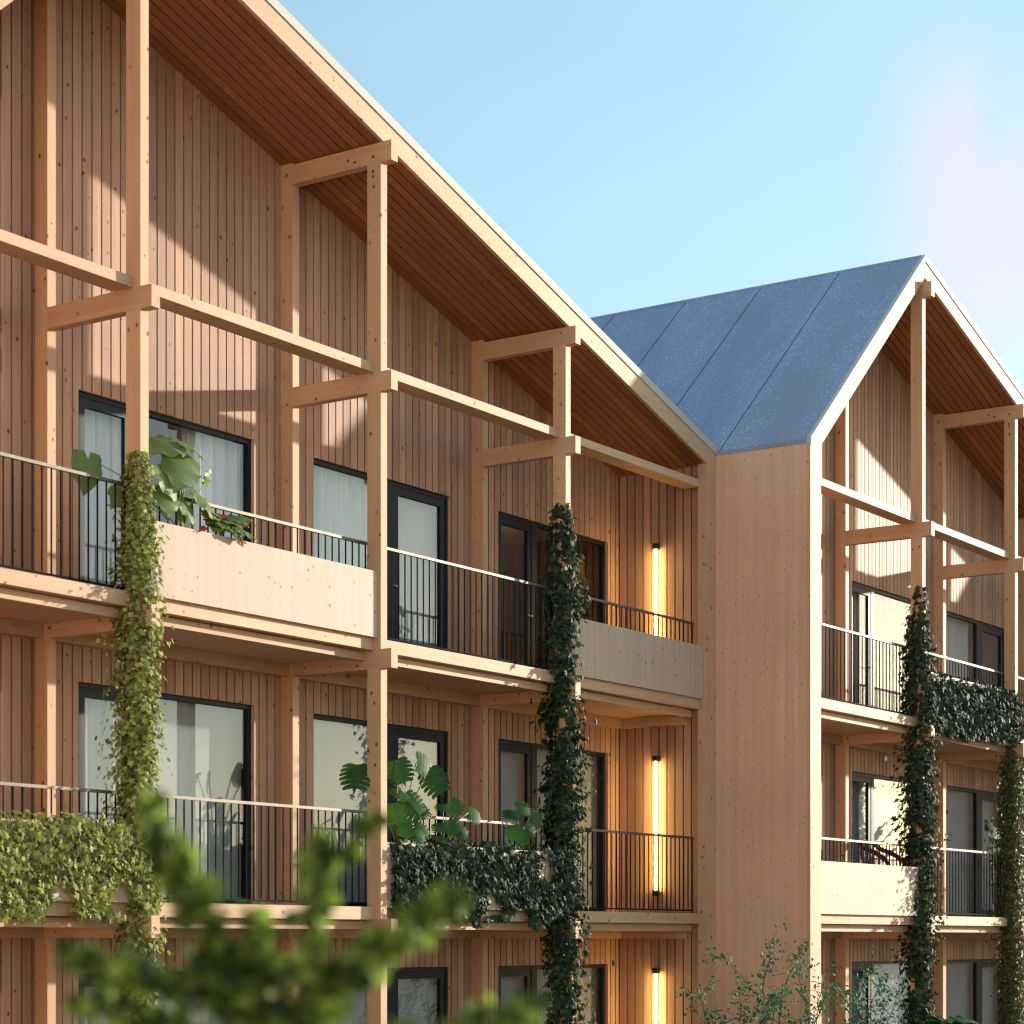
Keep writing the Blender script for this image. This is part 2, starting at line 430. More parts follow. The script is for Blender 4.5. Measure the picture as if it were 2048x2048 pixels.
            pn = MB(); pn.box(lo + s, hi - s, WY + .085, WY + .091, zb + .13, ze - s); pn.build('pane', M['glass'], door)
            hx = hi - s / 2 if f0 > d0 else lo + s / 2
            hd = MB(); hd.tube([(hx, ya, z + 1.05), (hx, ya - .05, z + 1.05), (hx - .11, ya - .055, z + 1.05)], [.011] * 3, 6); hd.build('handle', M['silver'], door)
            # timber lining of the opening
            ln = MB()
            ln.box(x0 - .001, x0 + .0015, WY + .001, y0, z, zt); ln.box(x1 - .0015, x1 + .001, WY + .001, y0, z, zt)
            ln.build('reveal', M['wz'], win)
    return root

def copy_tree(o, parent=None, skip=()):
    c = o.copy(); COL.objects.link(c)
    if parent is not None: c.parent = parent
    for ch in list(o.children):
        if ch.name.split('.')[0] in skip: continue
        copy_tree(ch, c, skip)
    return c

A = empty('timber_building', (0, 0, 0))
build_house(A)
tag(A, 'long timber balcony building on the left, its end wall lit by slim lamps', 'building', 'matching timber gabled buildings')
OBX, OBY = 16.10, -1.54
B = copy_tree(A); B.location = (OBX, OBY, 0)
tag(B, 'timber gabled building with blue grey roof slope and plain knotty side wall', 'building')
C = copy_tree(A, skip=('window', 'door', 'railing', 'room_floor', 'room_wall', 'ledger_beam', 'soffit', 'seam'))
C.location = (2 * OBX, 2 * OBY, 0)
tag(C, 'timber gabled building beyond the blue roofed one, past the picture edge', 'building')
# unseen pale house added behind the viewer to bounce warm light onto shaded faces
H = tag(empty('added_reflector_house', (-21.0, -14.0, GZ)), 'added pale house behind the viewer, unseen, bouncing warm light', 'building')
m = MB(); m.box(-9, 0, -34, 34, 0, 14.5); m.build('wall', M['render'], H)
m = MB(); m.prism_y([(-9.4, 14.502), (.4, 14.502), (-4.5, 18.5)], -34.4, 34.4); m.build('roof', M['roof'], H)
for k in range(10):
    for f in range(4):
        yy, zz = -29.5 + k * 6.4, 1.0 + f * 3.3
        m = MB(); m.box(.002, .05, yy, yy + 1.3, zz, zz + .06); m.box(.002, .05, yy, yy + 1.3, zz + 1.54, zz + 1.6); m.box(.002, .05, yy, yy + .06, zz + .06, zz + 1.54); m.box(.002, .05, yy + 1.24, yy + 1.3, zz + .06, zz + 1.54)
        w = m.build('window', M['frame'], H)
        m = MB(); m.box(.004, .02, yy + .06, yy + 1.24, zz + .06, zz + 1.54); m.build('pane', M['black'], w)

# ------------------------------------------------------------------ lamps, planters, blinds
for f, wh in ((2, 'uppermost glowing tube lamp, partly behind a plain wooden planter'), (1, 'middle glowing tube lamp behind dark balcony bars, both black ends showing'), (0, 'lowest glowing tube lamp on the end wall, near the picture bottom')):
    z = FL[f] + .265; ly = .835
    t = tag(empty('wall_lamp', (11.728, ly, z)), wh, 'lamp', 'tube lamps on the end wall')
    m = MB(); m.tube([(-.072, 0, .075), (-.072, 0, 2.0)], [.019, .019], 12, cap=True); m.build('tube', M['tube'], t, True)
    for z0 in (0, 2.0):
        m = MB(); m.box(-.108, -.019, -.038, .038, z0, z0 + .083); m.box(-.0185, .0, -.03, .03, z0 + .01, z0 + .073); m.build('lamp_cap', M['black'], t)

def planter(ox, oy, bay, f, label):
    a, b = BAYS[bay]; z = FL[f]
    t = tag(empty('planter_box', (ox + (a + b) / 2, oy + .1, z)), label, 'planter', 'timber planters on the balcony edges')
    L = (b - a) / 2 - .004
    m = MB(); m.box(-L, L, -.062, -.026, -.008, .765); m.build('front_panel', M['panel'], t)
    m = MB(); m.box(-L, L, -.0255, .08, .42, .44); m.box(-L, L, .0805, .09, .42, .70); m.build('trough', M['wx'], t)
    m = MB(); m.box(-L + .02, L - .02, -.025, .079, .4405, .70); m.build('soil', M['soil'], t)
    return t
planter(0, 0, 0, 2, 'sunlit plain wooden planter under the elephant ear leaves')
planter(0, 0, 2, 2, 'shaded knotty wooden planter in front of the uppermost tube lamp')
planter(0, 0, -1, 1, 'wooden planter hidden under yellow green ivy at the left picture edge')
planter(0, 0, 1, 1, 'wooden planter mostly covered by dark ivy below the split leaf plants')
planter(OBX, OBY, 0, 2, 'wooden planter covered by ivy on the far building top balcony')
planter(OBX, OBY, -1, 1, 'sunlit plain wooden planter on the far building middle balcony')

def curtain(ox, oy, x0, x1, f, label, flat=False):
    z = FL[f]; n = max(2, int((x1 - x0) / (.5 if flat else .018)))
    t = empty('roller_blind' if flat else 'curtain', (ox + (x0 + x1) / 2, oy + WY + (.22 if flat else .27), z + .08))
    m = MB(); pts = []
    for k in range(n + 1):
        x = -(x1 - x0) / 2 + (x1 - x0) * k / n
        y = 0 if flat else .045 * math.sin(x * 26 + .9 * math.sin(x * 7)) + .02 * math.sin(x * 61)
        pts.append((x, y))
    for k in range(n):
        a, b = pts[k], pts[k + 1]
        m.face([(a[0], a[1], 0), (b[0], b[1], 0), (b[0], b[1], 2.38), (a[0], a[1], 2.38)])
    m.build('fabric', M['dimmed' if ox > 0 and x0 < 1 else 'blind' if flat else 'curtain'], t, not flat)
    m = MB(); m.tube([(-(x1 - x0) / 2 - .03, 0, 2.40), ((x1 - x0) / 2 + .03, 0, 2.40)], [.022, .022], 8); m.build('rod', M['silver'], t)
    tag(t, label, 'blind' if flat else 'curtain', ('roller blinds' if flat else 'pale curtains') + ' behind the windows')
curtain(0, 0, .45, 1.55, 2, 'white pleated curtain behind the elephant ear plant, top storey')
curtain(0, 0, 2.42, 3.45, 2, 'white pleated curtain right of the elephant ear leaves, top storey')
curtain(0, 0, 4.45, 6.1, 2, 'white pleated curtain behind the window left of the bare middle post, top storey')
curtain(0, 0, .45, 1.75, 1, 'white pleated curtain left of the yellow green ivy column, middle storey')
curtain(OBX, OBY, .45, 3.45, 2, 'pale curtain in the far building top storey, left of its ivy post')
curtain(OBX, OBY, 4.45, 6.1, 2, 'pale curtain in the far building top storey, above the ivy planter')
bl = [(0, 0, 1.8, 3.45, 1, 'beige blind behind the middle storey window right of the yellow green ivy'),
      (0, 0, 4.45, 6.1, 1, 'beige blind behind the middle storey window left of the bare middle post'),
      (0, 0, 6.15, 7.45, 1, 'beige blind behind the glass door with split leaf plants in front'),
      (0, 0, 8.46, 11.46, 1, 'beige blind behind the dark ivy column, middle storey'),
      (0, 0, .45, 3.45, 0, 'beige blind in the lowest storey behind the blurred garden tree'),
      (0, 0, 4.45, 6.1, 0, 'beige blind in the lowest storey left of the bare middle post'),
      (0, 0, 6.15, 7.45, 0, 'beige blind behind the lowest glass door right of the bare middle post'),
      (0, 0, 8.46, 11.46, 0, 'beige blind in the lowest storey behind the dark ivy column'),
      (0, 0, 6.15, 7.45, 2, 'beige blind behind the top storey glass door right of the bare middle post'),
      (OBX, OBY, .45, 3.45, 1, 'beige blind in the far building middle storey behind the red chair'),
      (OBX, OBY, 4.45, 7.45, 1, 'beige blind in the far building middle storey right of its ivy post'),
      (OBX, OBY, .45, 3.45, 0, 'beige blind in the far building lowest storey behind the teal shrub'),
      (OBX, OBY, 4.45, 7.45, 0, 'beige blind in the far building lowest storey right of its ivy post')]
for q in bl: curtain(*q, flat=True)

# ------------------------------------------------------------------ foliage helpers
IVY = [(0, -1.0), (.22, -.42), (.72, -.40), (.42, -.02), (.62, .42), (.20, .34), (0, .22)]
IVY = IVY + [(-x, y) for x, y in reversed(IVY[1:-1])]
OVAL = [(0, -1), (.38, -.6), (.5, -.1), (.36, .45), (0, .8), (-.36, .45), (-.5, -.1), (-.38, -.6)]
ROUND = [(math.sin(k * math.pi / 5) * .82, -math.cos(k * math.pi / 5)) for k in range(10)]
def leaf(mb, p, nrm, down, size, tone, shape=IVY, cup=.16):
    nrm = nrm.normalized(); d = (down - nrm * down.dot(nrm))
    if d.length < 1e-4: d = nrm.orthogonal()
    d.normalize(); s = nrm.cross(d)
    c = len(mb.v); mb.v.append(tuple(p + nrm * size * .0))
    n = len(shape)
    for x, y in shape:
        h = -cup * (abs(x) * 1.1 + max(0, -y) * .9)
        mb.v.append(tuple(p + (s * x - d * y + nrm * h) * size))
    for k in range(n):
        mb.f.append((c, c + 1 + k, c + 1 + (k + 1) % n)); mb.t.append(tone)

def rv(rng, s=1.0): return Vector((rng.gauss(0, s), rng.gauss(0, s), rng.gauss(0, s)))

def ivy_column(ox, oy, px, z_top, z_bot, n, size, mat, label, seed, bulge=.075, hole=.30, side=1.0):
    rng = random.Random(seed); base = Vector((ox + px - .06, oy + .10, GZ))
    t = tag(empty('ivy_plant', base), label, 'ivy', 'ivy climbing the balcony posts')
    m = MB(); k = 0
    while k < n:
        u = rng.random(); z = z_bot + (z_top - z_bot) * (1 - (1 - u) ** 1.0)
        if rng.random() < .0: continue
        dz = z_top - z
        g = min(1, .12 + dz / 1.3)
        if rng.random() > min(1, .25 + dz / .7): k += 1; continue
        ph = rng.uniform(0, 2 * math.pi)
        cx, cy = math.cos(ph), math.sin(ph)
        q = 1 / max(abs(cx) / .062, abs(cy) / .105)          # on the post surface
        hz = noise.noise(Vector((cx * 1.6 + seed * 3.1, cy * 1.6, z * 1.9)))
        hz2 = noise.noise(Vector((cx * .7 + seed, cy * .7 + 4, z * .75)))
        if hz * .7 + hz2 * .6 < -hole + .25 * (1 - g): k += 1; continue
        out = (abs(rng.gauss(0, 1)) * bulge * (.75 + .8 * hz2 + .3) + .008) * g
        pos = Vector((cx * (q + out), cy * (q + out), z - GZ))
        nr = Vector((cx, cy, rng.uniform(.1, .9))) + rv(rng, .38)
        leaf(m, pos, nr, Vector((0, 0, -1)) + rv(rng, .4), size * rng.uniform(.55, 1.25), rng.random(), IVY, rng.uniform(.05, .3))
        k += 1
    m.build('foliage', mat, t)
    m = MB()
    for j in range(7):
        ph = rng.uniform(0, 6.28); pts = []; z = z_bot
        zt = z_top - rng.uniform(.1, 1.6)
        while z < zt:
            ph += rng.gauss(0, .16); cx, cy = math.cos(ph), math.sin(ph)
            q = 1 / max(abs(cx) / .066, abs(cy) / .107)
            pts.append((cx * q, cy * q, z - GZ)); z += .12
        m.tube(pts, [.009 - .006 * i / len(pts) for i in range(len(pts))], 5)
    m.build('stem', M['vine'], t)
    return t

def ivy_panel(ox, oy, x0, x1, z0, z1, n, size, mat, label, seed, ragged=.08, xclear=None):
    rng = random.Random(seed)
    t = tag(empty('ivy_plant', (ox + x0, oy + .03, z0)), label, 'ivy', 'ivy covering the balcony planters')
    m = MB()
    for k in range(n):
        x = rng.uniform(x0, x1); zz = rng.uniform(z0, z1)
        rg = noise.noise(Vector((x * 2.3 + seed, zz * .3, 1.3)))
        z = zz + (ragged * rg * 1.6 if zz < (z0 + z1) / 2 else ragged * .7 * rg)
        if noise.noise(Vector((x * 2.1, z * 2.4, seed * 1.7))) < -.42: continue
        top = max(0, (z - (z1 - .12)) / .12)
        d = abs(rng.gauss(0, .065)) + .006
        if top > 0 and rng.random() < .35:
            pos = Vector((x, rng.uniform(-.02, .13), z1 + rng.uniform(-.02, .09)))
            nr = Vector((0, -.4, 1)) + rv(rng, .5)
        else:
            pos = Vector((x, -d, z)); nr = Vector((rng.gauss(-.1, .75), -1, rng.gauss(.35, .6)))
        leaf(m, pos - Vector((x0, .0, z0)) + Vector((0, .0, 0)), nr, Vector((rng.gauss(.1, .35), -.25, -1)), size * rng.uniform(.55, 1.25), rng.random(), IVY, rng.uniform(.05, .35))
    m.build('foliage', mat, t)
    m = MB()
    for j in range(16):
        x = rng.uniform(x0, x1); pts = []; z = z1 + .02
        while z > z0 + rng.uniform(0, .3):
            pts.append((x - x0, -.010 + rng.uniform(-.004, .002), z - z0)); z -= .09; x += rng.gauss(0, .035)
        if len(pts) > 2: m.tube(pts, [.005] * len(pts), 5)
    m.build('stem', M['vine'], t)
    return t

ivy_column(0, 0, 0.0, 4.98, GZ, 15000, .046, M['ivyl'], 'yellow green ivy climbing the post beside the elephant ear planter', 11, .088, .95)
ivy_column(0, 0, 8.0, 5.78, GZ, 9500, .066, M['ivyd'], 'dark green ivy climbing the post left of the tube lamps', 12, .11, .30)
ivy_column(OBX, OBY, 0.0, 5.62, GZ, 9000, .064, M['ivyd'], 'dark green ivy climbing the ridge post of the far building', 13, .115, .32)
ivy_column(OBX, OBY, 4.0, 3.55, GZ, 11000, .046, M['ivyo'], 'olive green ivy column at the right picture edge', 14, .10, .7)
ivy_panel(0, 0, -3.8, .12, .20, 1.16, 5200, .060, M['ivyl'], 'sunlit yellow green ivy over the planter at the left picture edge', 21)
ivy_panel(0, 0, 4.12, 8.06, .23, 1.15, 3400, .074, M['ivyd'], 'dark ivy over the planter below the split leaf plants', 22)
ivy_panel(OBX, OBY, 0.0, 4.08, 3.36, 4.28, 3200, .070, M['ivyd'], 'dark ivy over the top balcony planter of the far building', 23)

# ------------------------------------------------------------------ potted balcony plants
def frame_of(d, n):
    d = d.normalized(); n = (n - d * n.dot(d)).normalized(); return d, n, d.cross(n)
def monstera_leaf(mb, p, d, n, L, tone):
    """split leaf: from the stalk at p towards d, fingers either side of the midrib"""
    L = L * .78; d, n, s = frame_of(d, n); W = L * .56; K = 6
    def P(u, v):     # u along, v across, drooping
        return p + d * (u * L) + s * v + n * (-.22 * abs(v) ** 1.5 / max(L, .01) ** .5 - .22 * L * u * u)
    for sg in (-1, 1):
        for k in range(K):
            u0, u1 = -.12 + k * .17, -.12 + (k + 1) * .17
            um = (u0 + u1) / 2
            wo = W * math.sqrt(max(.02, 1 - ((um - .32) / .72) ** 2)) * 1.0
            a0, a1 = max(0, u0), max(.02, u1)
            t1 = .16 + .10 * um
            rows = [(0, a0, a1), (.52, u0 + .03, u1 + .03), (.82, u0 + .075, u1 + .042), (1.0, u0 + .125, u1 + .045)]
            for r in range(3):
                (w0, q0, q1), (w1, q2, q3) = rows[r], rows[r + 1]
                pts = [P(q0, sg * w0 * wo), P(q1, sg * w0 * wo), P(q3, sg * w1 * wo), P(q2, sg * w1 * wo)]
                mb.face(pts if sg > 0 else pts[::-1], tone + (.1 if k % 2 else 0))
    mb.face([P(.90, -W * .12), P(.90, W * .12), P(1.12, 0)], tone)
def heart_leaf(mb, p, d, n, L, tone, wave=.05, wid=.48, seed=0):
    d, n, s = frame_of(d, n); N = 9; rows = []
    for i in range(N + 1):
        u = -.22 + 1.22 * i / N
        w = wid * L * math.sqrt(max(0, 1 - ((u - .22) / .80) ** 2)) if u < .22 + .3 else wid * L * math.sqrt(max(0, 1 - (.3 / .8) ** 2)) * max(0, (1 - u) / .48) ** .85
        row = []
        for j in range(-4, 5):
            v = j / 4 * w
            if u < 0 and abs(j) == 0: v = 0
            h = -.30 * L * max(0, u) ** 2 - .35 * v * v / L + (wave * L * math.sin(i * 1.9 + seed) * (abs(j) / 4) ** 2)
            row.append(p + d * (max(u, 0 if abs(j) < 1 else u) * L) + s * v + n * h)
        rows.append(row)
    for i in range(N):
        for j in range(8):
            mb.face([rows[i][j], rows[i][j + 1], rows[i + 1][j + 1], rows[i + 1][j]], tone)
def stalk(mb, a, b, r=.009, bow=.10, rng=random):
    a, b = Vector(a), Vector(b); pts = []
    for i in range(9):
        t = i / 8; p = a.lerp(b, t); p.x += bow * (b.x - a.x) * -math.sin(t * math.pi) * .8; p.z += .12 * (b - a).length * math.sin(t * math.pi) * (1 if abs(b.x - a.x) > .15 else .2) * .6
        pts.append(p)
    mb.tube(pts, [r * (1 - .4 * i / 8) for i in range(9)], 6)

def leafy(name, base, label, cat, leaves, mat, kind, group=None, rs=.009, smat='stem'):
    """leaves: (tip-of-stalk x,y,z world, direction, normal, length)"""
    base = Vector(base); t = tag(empty(name, base), label, cat, group)
    st = MB(); rng = random.Random(len(leaves) * 7 + int(base.x * 100))
    for (p, d, n, L) in leaves:
        p = Vector(p) - base
        b0 = Vector((rng.uniform(-.07, .07), rng.uniform(-.02, .02), 0))
        stalk(st, b0, p, rs)
    st.build('stem', M[smat], t, True)
    for i, (p, d, n, L) in enumerate(leaves):
        m = MB(); p = Vector(p) - base
        (monstera_leaf if kind == 'mon' else heart_leaf)(m, p, Vector(d), Vector(n), L, rng.uniform(.2, .9))
        m.build('leaf', M[mat], t, True)
    return t
leafy('elephant_ear_plant', (.61, .13, 4.24), 'elephant ear plant with large pale green heart leaves on the sunlit planter', 'potted plant', [
    ((-.52, .34, 4.86), (-.15, -.2, -1), (-.3, -1, .2), .36), ((.62, .13, 5.22), (.95, -.2, -.15), (-.1, -.6, 1), .34),
    ((.50, .15, 5.20), (-.8, -.2, -.25), (.1, -.6, 1), .40), ((.62, .10, 5.05), (-.6, -.5, -.75), (-.3, -1, .45), .48),
    ((.70, .12, 4.90), (.35, -.5, .0), (.1, -.5, 1), .22), ((.30, .12, 4.86), (.4, -.5, -.8), (.2, -1, .3), .36),
    ((.86, .13, 4.72), (.75, -.4, -.55), (.3, -.8, .7), .44), ((.02, .3, 4.62), (-.9, -.3, -.5), (-.1, -.8, .7), .34),
    ((.60, .12, 4.62), (.3, -.6, -.75), (.2, -1, .5), .30), ((.36, .12, 4.66), (-.3, -.6, -.7), (-.2, -1, .5), .34),
    ((1.02, .14, 4.86), (.2, -.3, .6), (.3, -.8, .2), .16)], 'taro', 'heart', rs=.008)
t = leafy('bracted_plant', (1.22, .13, 4.24), 'bushy plant with red bracts on the sunlit planter', 'potted plant', [
    ((1.20 + .10 * math.cos(k * 2.4), .13 - .03 * (k % 3), 4.42 + .03 * (k % 5)), (math.cos(k * 2.4), -.5 + .3 * math.sin(k * 2.4), .15 - .12 * (k % 4)), (0, -.5, 1), .20 + .02 * (k % 4)) for k in range(14)] +
    [((1.36, .12, 4.52), (.9, -.4, .35), (0, -.6, 1), .30), ((1.40, .12, 4.46), (.9, -.4, -.1), (0, -.6, 1), .34)], 'taro', 'heart', rs=.006)
for k, (x, z, dx, L) in enumerate(((.98, 4.47, -.9, .20), (1.05, 4.50, .5, .18), (1.30, 4.47, .9, .26), (1.26, 4.40, .3, .16), (.92, 4.36, -.7, .15), (1.42, 4.33, .6, .16))):
    m = MB(); heart_leaf(m, Vector((x, .06, z)) - Vector((1.22, .13, 4.24)), Vector((dx, -.35, .18 if k < 3 else -.2)), Vector((0, -.75, .8)), L, .5, wid=.22); m.build('bract', M['red'], t, True)
MG = 'split leaf plants along the ivy covered planter'
leafy('monstera_plant', (4.45, .13, 1.09), 'tallest split leaf plant, right of the bare middle post', 'potted plant', [
    ((3.86, .34, 2.06), (-.55, -.3, -.8), (-0.94, -0.6, 0.40), 0.45), ((4.33, .12, 2.13), (.05, -.45, -.95), (-0.79, -0.6, 0.35), 0.38),
    ((4.78, .14, 2.16), (.85, -.3, -.3), (-0.67, -0.6, 0.40), 0.38), ((4.98, .12, 2.05), (.25, -.55, -.85), (-0.68, -0.6, 0.40), 0.43),
    ((4.50, .14, 1.77), (-.85, -.3, -.15), (-0.79, -0.6, 0.40), 0.32), ((4.50, .12, 1.70), (.55, -.5, -.7), (-0.64, -0.6, 0.40), 0.41),
    ((4.28, .13, 1.62), (-.3, -.5, -.8), (-0.79, -0.6, 0.40), 0.36), ((4.72, .12, 1.52), (.75, -.4, .35), (-0.73, -0.6, 0.40), 0.27),
    ((4.38, .10, 1.42), (.2, -.5, -.8), (-0.70, -0.6, 0.40), 0.31), ((4.66, .10, 1.36), (.6, -.5, -.5), (-0.64, -0.6, 0.40), 0.31), ((4.60, .06, 1.26), (.8, -.5, -.3), (-0.67, -0.6, 0.40), 0.23)], 'mon', 'mon', MG, .011)
leafy('monstera_plant', (5.30, .13, 1.09), 'small split leaf plant in front of the middle storey glass door', 'potted plant', [
    ((5.44, .13, 1.70), (.3, -.5, -.55), (-0.70, -0.6, 0.40), 0.27), ((5.30, .13, 1.66), (-.7, -.4, -.3), (-0.76, -0.6, 0.40), 0.23), ((5.82, .12, 1.58), (.8, -.4, -.2), (-0.70, -0.6, 0.40), 0.27),
    ((5.36, .10, 1.46), (.4, -.5, -.7), (-0.67, -0.6, 0.40), 0.27), ((5.18, .10, 1.42), (-.6, -.5, -.4), (-0.73, -0.6, 0.40), 0.25), ((5.52, .08, 1.36), (.7, -.5, -.4), (-0.70, -0.6, 0.40), 0.23), ((5.10, .08, 1.26), (-.4, -.5, -.4), (-0.73, -0.6, 0.40), 0.22)], 'mon', 'mon', MG)
leafy('monstera_plant', (6.92, .13, 1.09), 'small split leaf plant nearest the dark ivy column', 'potted plant', [
    ((6.80, .13, 1.66), (-.7, -.4, -.35), (-0.76, -0.6, 0.40), 0.29), ((6.92, .13, 1.70), (.7, -.4, .05), (-0.73, -0.6, 0.40), 0.27), ((7.22, .12, 1.62), (.8, -.4, -.35), (-0.70, -0.6, 0.40), 0.31),
    ((6.78, .10, 1.46), (-.3, -.5, -.8), (-0.76, -0.6, 0.40), 0.29), ((7.05, .10, 1.46), (.6, -.5, -.5), (-0.67, -0.6, 0.40), 0.25), ((6.90, .08, 1.36), (.1, -.5, -.8), (-0.73, -0.6, 0.40), 0.23)], 'mon', 'mon', MG)
leafy('broad_leaf_plant', (20.35, -1.0, FL[1]), 'plant with one broad leaf showing beside the olive ivy column', 'potted plant', [
    ((20.30, -1.02, FL[1] + 1.62), (-.8, -.4, -.45), (-.3, -1, .5), .42), ((20.42, -.95, FL[1] + 1.50), (.6, -.3, .2), (0, -.8, .7), .36), ((20.5, -.9, FL[1] + 1.25), (.3, -.6, -.3), (0, -.8, .7), .34)], 'mon', 'heart')
leafy('broad_leaf_plant', (15.5, -2.35, GZ), 'leafy ground plant at the foot of the far ivy post, picture bottom', 'garden plant', [
    ((15.5 + .16 * math.cos(k * 2.1), -2.35 + .12 * math.sin(k * 2.1), -1.55 + .09 * (k % 4)), (math.cos(k * 2.1), -.4 + .5 * math.sin(k * 2.1), .75 - .22 * (k % 4)), (-.1 * math.cos(k * 2.1), -.5, 1), .52 + .05 * (k % 3)) for k in range(13)], 'mon', 'heart')

# ------------------------------------------------------------------ garden chair on the far middle balcony
ch = tag(empty('garden_chair', (OBX + .50, OBY + .66, FL[1])), 'dark red curved garden chair on the far middle balcony', 'chair')
ch.scale = (1.1, 1.1, 1.2)
m = MB(); m.tube([(.30 * math.sin(R(a)), .26 - .26 * math.cos(R(a)), .42) for a in range(0, 361, 30)], [.02] * 13, 6); m.box(-.26, .26, .02, .5, .405, .43); m.build('seat', M['chair'], ch)
for sx in (-1, 1):
    pts = [(sx * .3, -.10 + .02 * k, z) for k, z in enumerate((.0, .3, .6))]
    m = MB(); m.tube([(sx * .30, -.02, 0), (sx * .29, 0, .4)], [.02, .02], 6); m.build('leg', M['chair'], ch)
    m = MB(); m.tube([(sx * .28, .52, 0), (sx * .27, .5, .4)], [.02, .02], 6); m.build('leg', M['chair'], ch)
    m = MB(); m.tube([(sx * .29, 0, .44), (sx * .31, .0, .62), (sx * .32, .08, .76), (sx * .32, .26, .86), (sx * .30, .46, .93), (sx * .26, .54, 1.0)], [.024, .028, .034, .036, .034, .028], 8); m.build('armrest', M['chair'], ch)
m = MB()
for k in range(9):
    a = R(-60 + 15 * k); m.tube([(.27 * math.sin(a), .34 + .2 * math.cos(a), .43), (.31 * math.sin(a), .36 + .24 * math.cos(a), 1.0)], [.012, .012], 6)
m.tube([(.31 * math.sin(R(a)), .36 + .24 * math.cos(R(a)), 1.01) for a in range(-80, 81, 16)], [.026] * 11, 8); m.build('backrest', M['chair'], ch)

# ------------------------------------------------------------------ garden shrub by the side wall, and the near tree
def curve(a, b, n, rng, wob, up=0.0):
    a, b = Vector(a), Vector(b); L = (b - a).length; off = Vector((0, 0, 0)); pts = []
    for i in range(n + 1):
        t = i / n; p = a.lerp(b, t); off += rv(rng, wob * L / n)
        w = math.sin(t * math.pi)
        pts.append(p + off * w * 1.2 + Vector((0, 0, up * L * w)))
    return pts
def shrub(base, tips, label):
    rng = random.Random(31); base = Vector(base)
    t = tag(empty('garden_shrub', base), label, 'shrub')
    wd = MB(); fo = MB()
    def clump(p, k, s):
        for _ in range(k):
            q = p + rv(rng, s)
            leaf(fo, q, Vector((rng.gauss(0, .5), -.55 + rng.gauss(0, .5), .7)), Vector((rng.gauss(0, .6), rng.gauss(0, .6), -.9)), rng.uniform(.024, .040), rng.random(), OVAL, .12)
    for tip in tips:
        tip = Vector(tip) - base
        root = Vector((rng.uniform(-.15, .15), rng.uniform(-.1, .1), 0))
        pts = curve(root, tip, 16, rng, .28, .0)
        wd.tube(pts, [.017 * (1 - i / 17) + .003 for i in range(17)], 6)
        for i in range(6, 17):
            for _ in range(2):
                if rng.random() < .25: continue
                L = rng.uniform(.15, .42) * (1.25 - .5 * i / 16)
                d = Vector((rng.gauss(0, 1), rng.gauss(0, .8), rng.uniform(-.1, 1.0))).normalized()
                tw = curve(pts[i], pts[i] + d * L, 4, rng, .2)
                wd.tube(tw, [.005, .004, .004, .003, .002], 4)
                clump(tw[-1], rng.randint(9, 16), .055)
                if rng.random() < .6: clump(tw[2], rng.randint(4, 8), .045)
        clump(pts[-1], 22, .05)
    wd.build('trunk', M['bark'], t); fo.build('crown', M['shrubleaf'], t)
    return t
shrub((9.5, -2.45, GZ), [(9.09, -2.4, -.08), (9.93, -2.4, -.14), (7.79, -2.4, -.22), (7.05, -2.5, -.68), (9.56, -2.5, -.3), (8.44, -2.3, -.66), (8.0, -2.6, -.85), (8.9, -2.6, -.75), (10.4, -2.5, -.6), (7.5, -2.4, -.95), (9.9, -2.7, -.85)], 'airy teal leaved shrub in front of the plain side wall')
shrub((12.0, -2.5, GZ), [(12.03, -2.4, -.43), (12.5, -2.4, -.6), (11.4, -2.5, -.75), (12.9, -2.5, -.75), (10.9, -2.6, -.8), (12.2, -2.6, -.9), (11.7, -2.5, -.95)], 'teal leaved shrub in front of the far lowest windows')

def near_tree(base, sprays, label):
    rng = random.Random(5); base = Vector(base)
    t = tag(empty('garden_tree', base), label, 'tree')
    wd = MB(); fo = MB(); fork = Vector((-12.40, -12.30, -.95))
    wd.tube(curve(Vector((0, 0, 0)), fork - base, 10, rng, .10), [.045 - .002 * i for i in range(11)], 8)
    for a, b, r, dens in sprays:
        a = Vector(a) if a else fork; b = Vector(b)
        pts = curve(a - base, b - base, 14, rng, .10, .04)
        wd.tube(pts, [.009 - .0005 * i for i in range(15)], 6)
        L = (b - a).length
        for _ in range(int(dens * L * .46)):
            i = rng.random() ** .85 * 13.999; k = int(i); p = pts[k].lerp(pts[k + 1], i - k)
            tp = 1 - .45 * (i / 14)
            q = p + rv(rng, r * .80 * tp)
            leaf(fo, q, Vector((rng.gauss(.2, .9), rng.gauss(-.1, .9), .7)), Vector((rng.gauss(0, .8), rng.gauss(0, .8), -.6)), rng.uniform(.017, .029), rng.random() ** 1.4, ROUND, .12)
    # lower crown, below the picture
    for _ in range(26):
        d = Vector((rng.gauss(0, 1), rng.gauss(0, 1), rng.uniform(-.5, .4))).normalized() * rng.uniform(.35, .75)
        a = fork - base + Vector((0, 0, rng.uniform(-.6, .25))); e = a + d
        if (e + base).z > -.34: e.z = -.34 - base.z
        pts = curve(a, e, 8, rng, .15)
        wd.tube(pts, [.008 - .0007 * i for i in range(9)], 5)
        for _ in range(90):
            i = rng.random() ** .6 * 7.999; k = int(i); q = pts[k].lerp(pts[k + 1], i - k) + rv(rng, .03)
            leaf(fo, q, Vector((rng.gauss(0, .6), rng.gauss(0, .6), .8)), Vector((rng.gauss(0, .8), rng.gauss(0, .8), -.6)), rng.uniform(.013, .024), rng.random(), OVAL, .15)
    wd.build('trunk', M['bark'], t); fo.build('crown', M['foreleaf'], t)
r0 = (-12.44, -12.25, -.30)
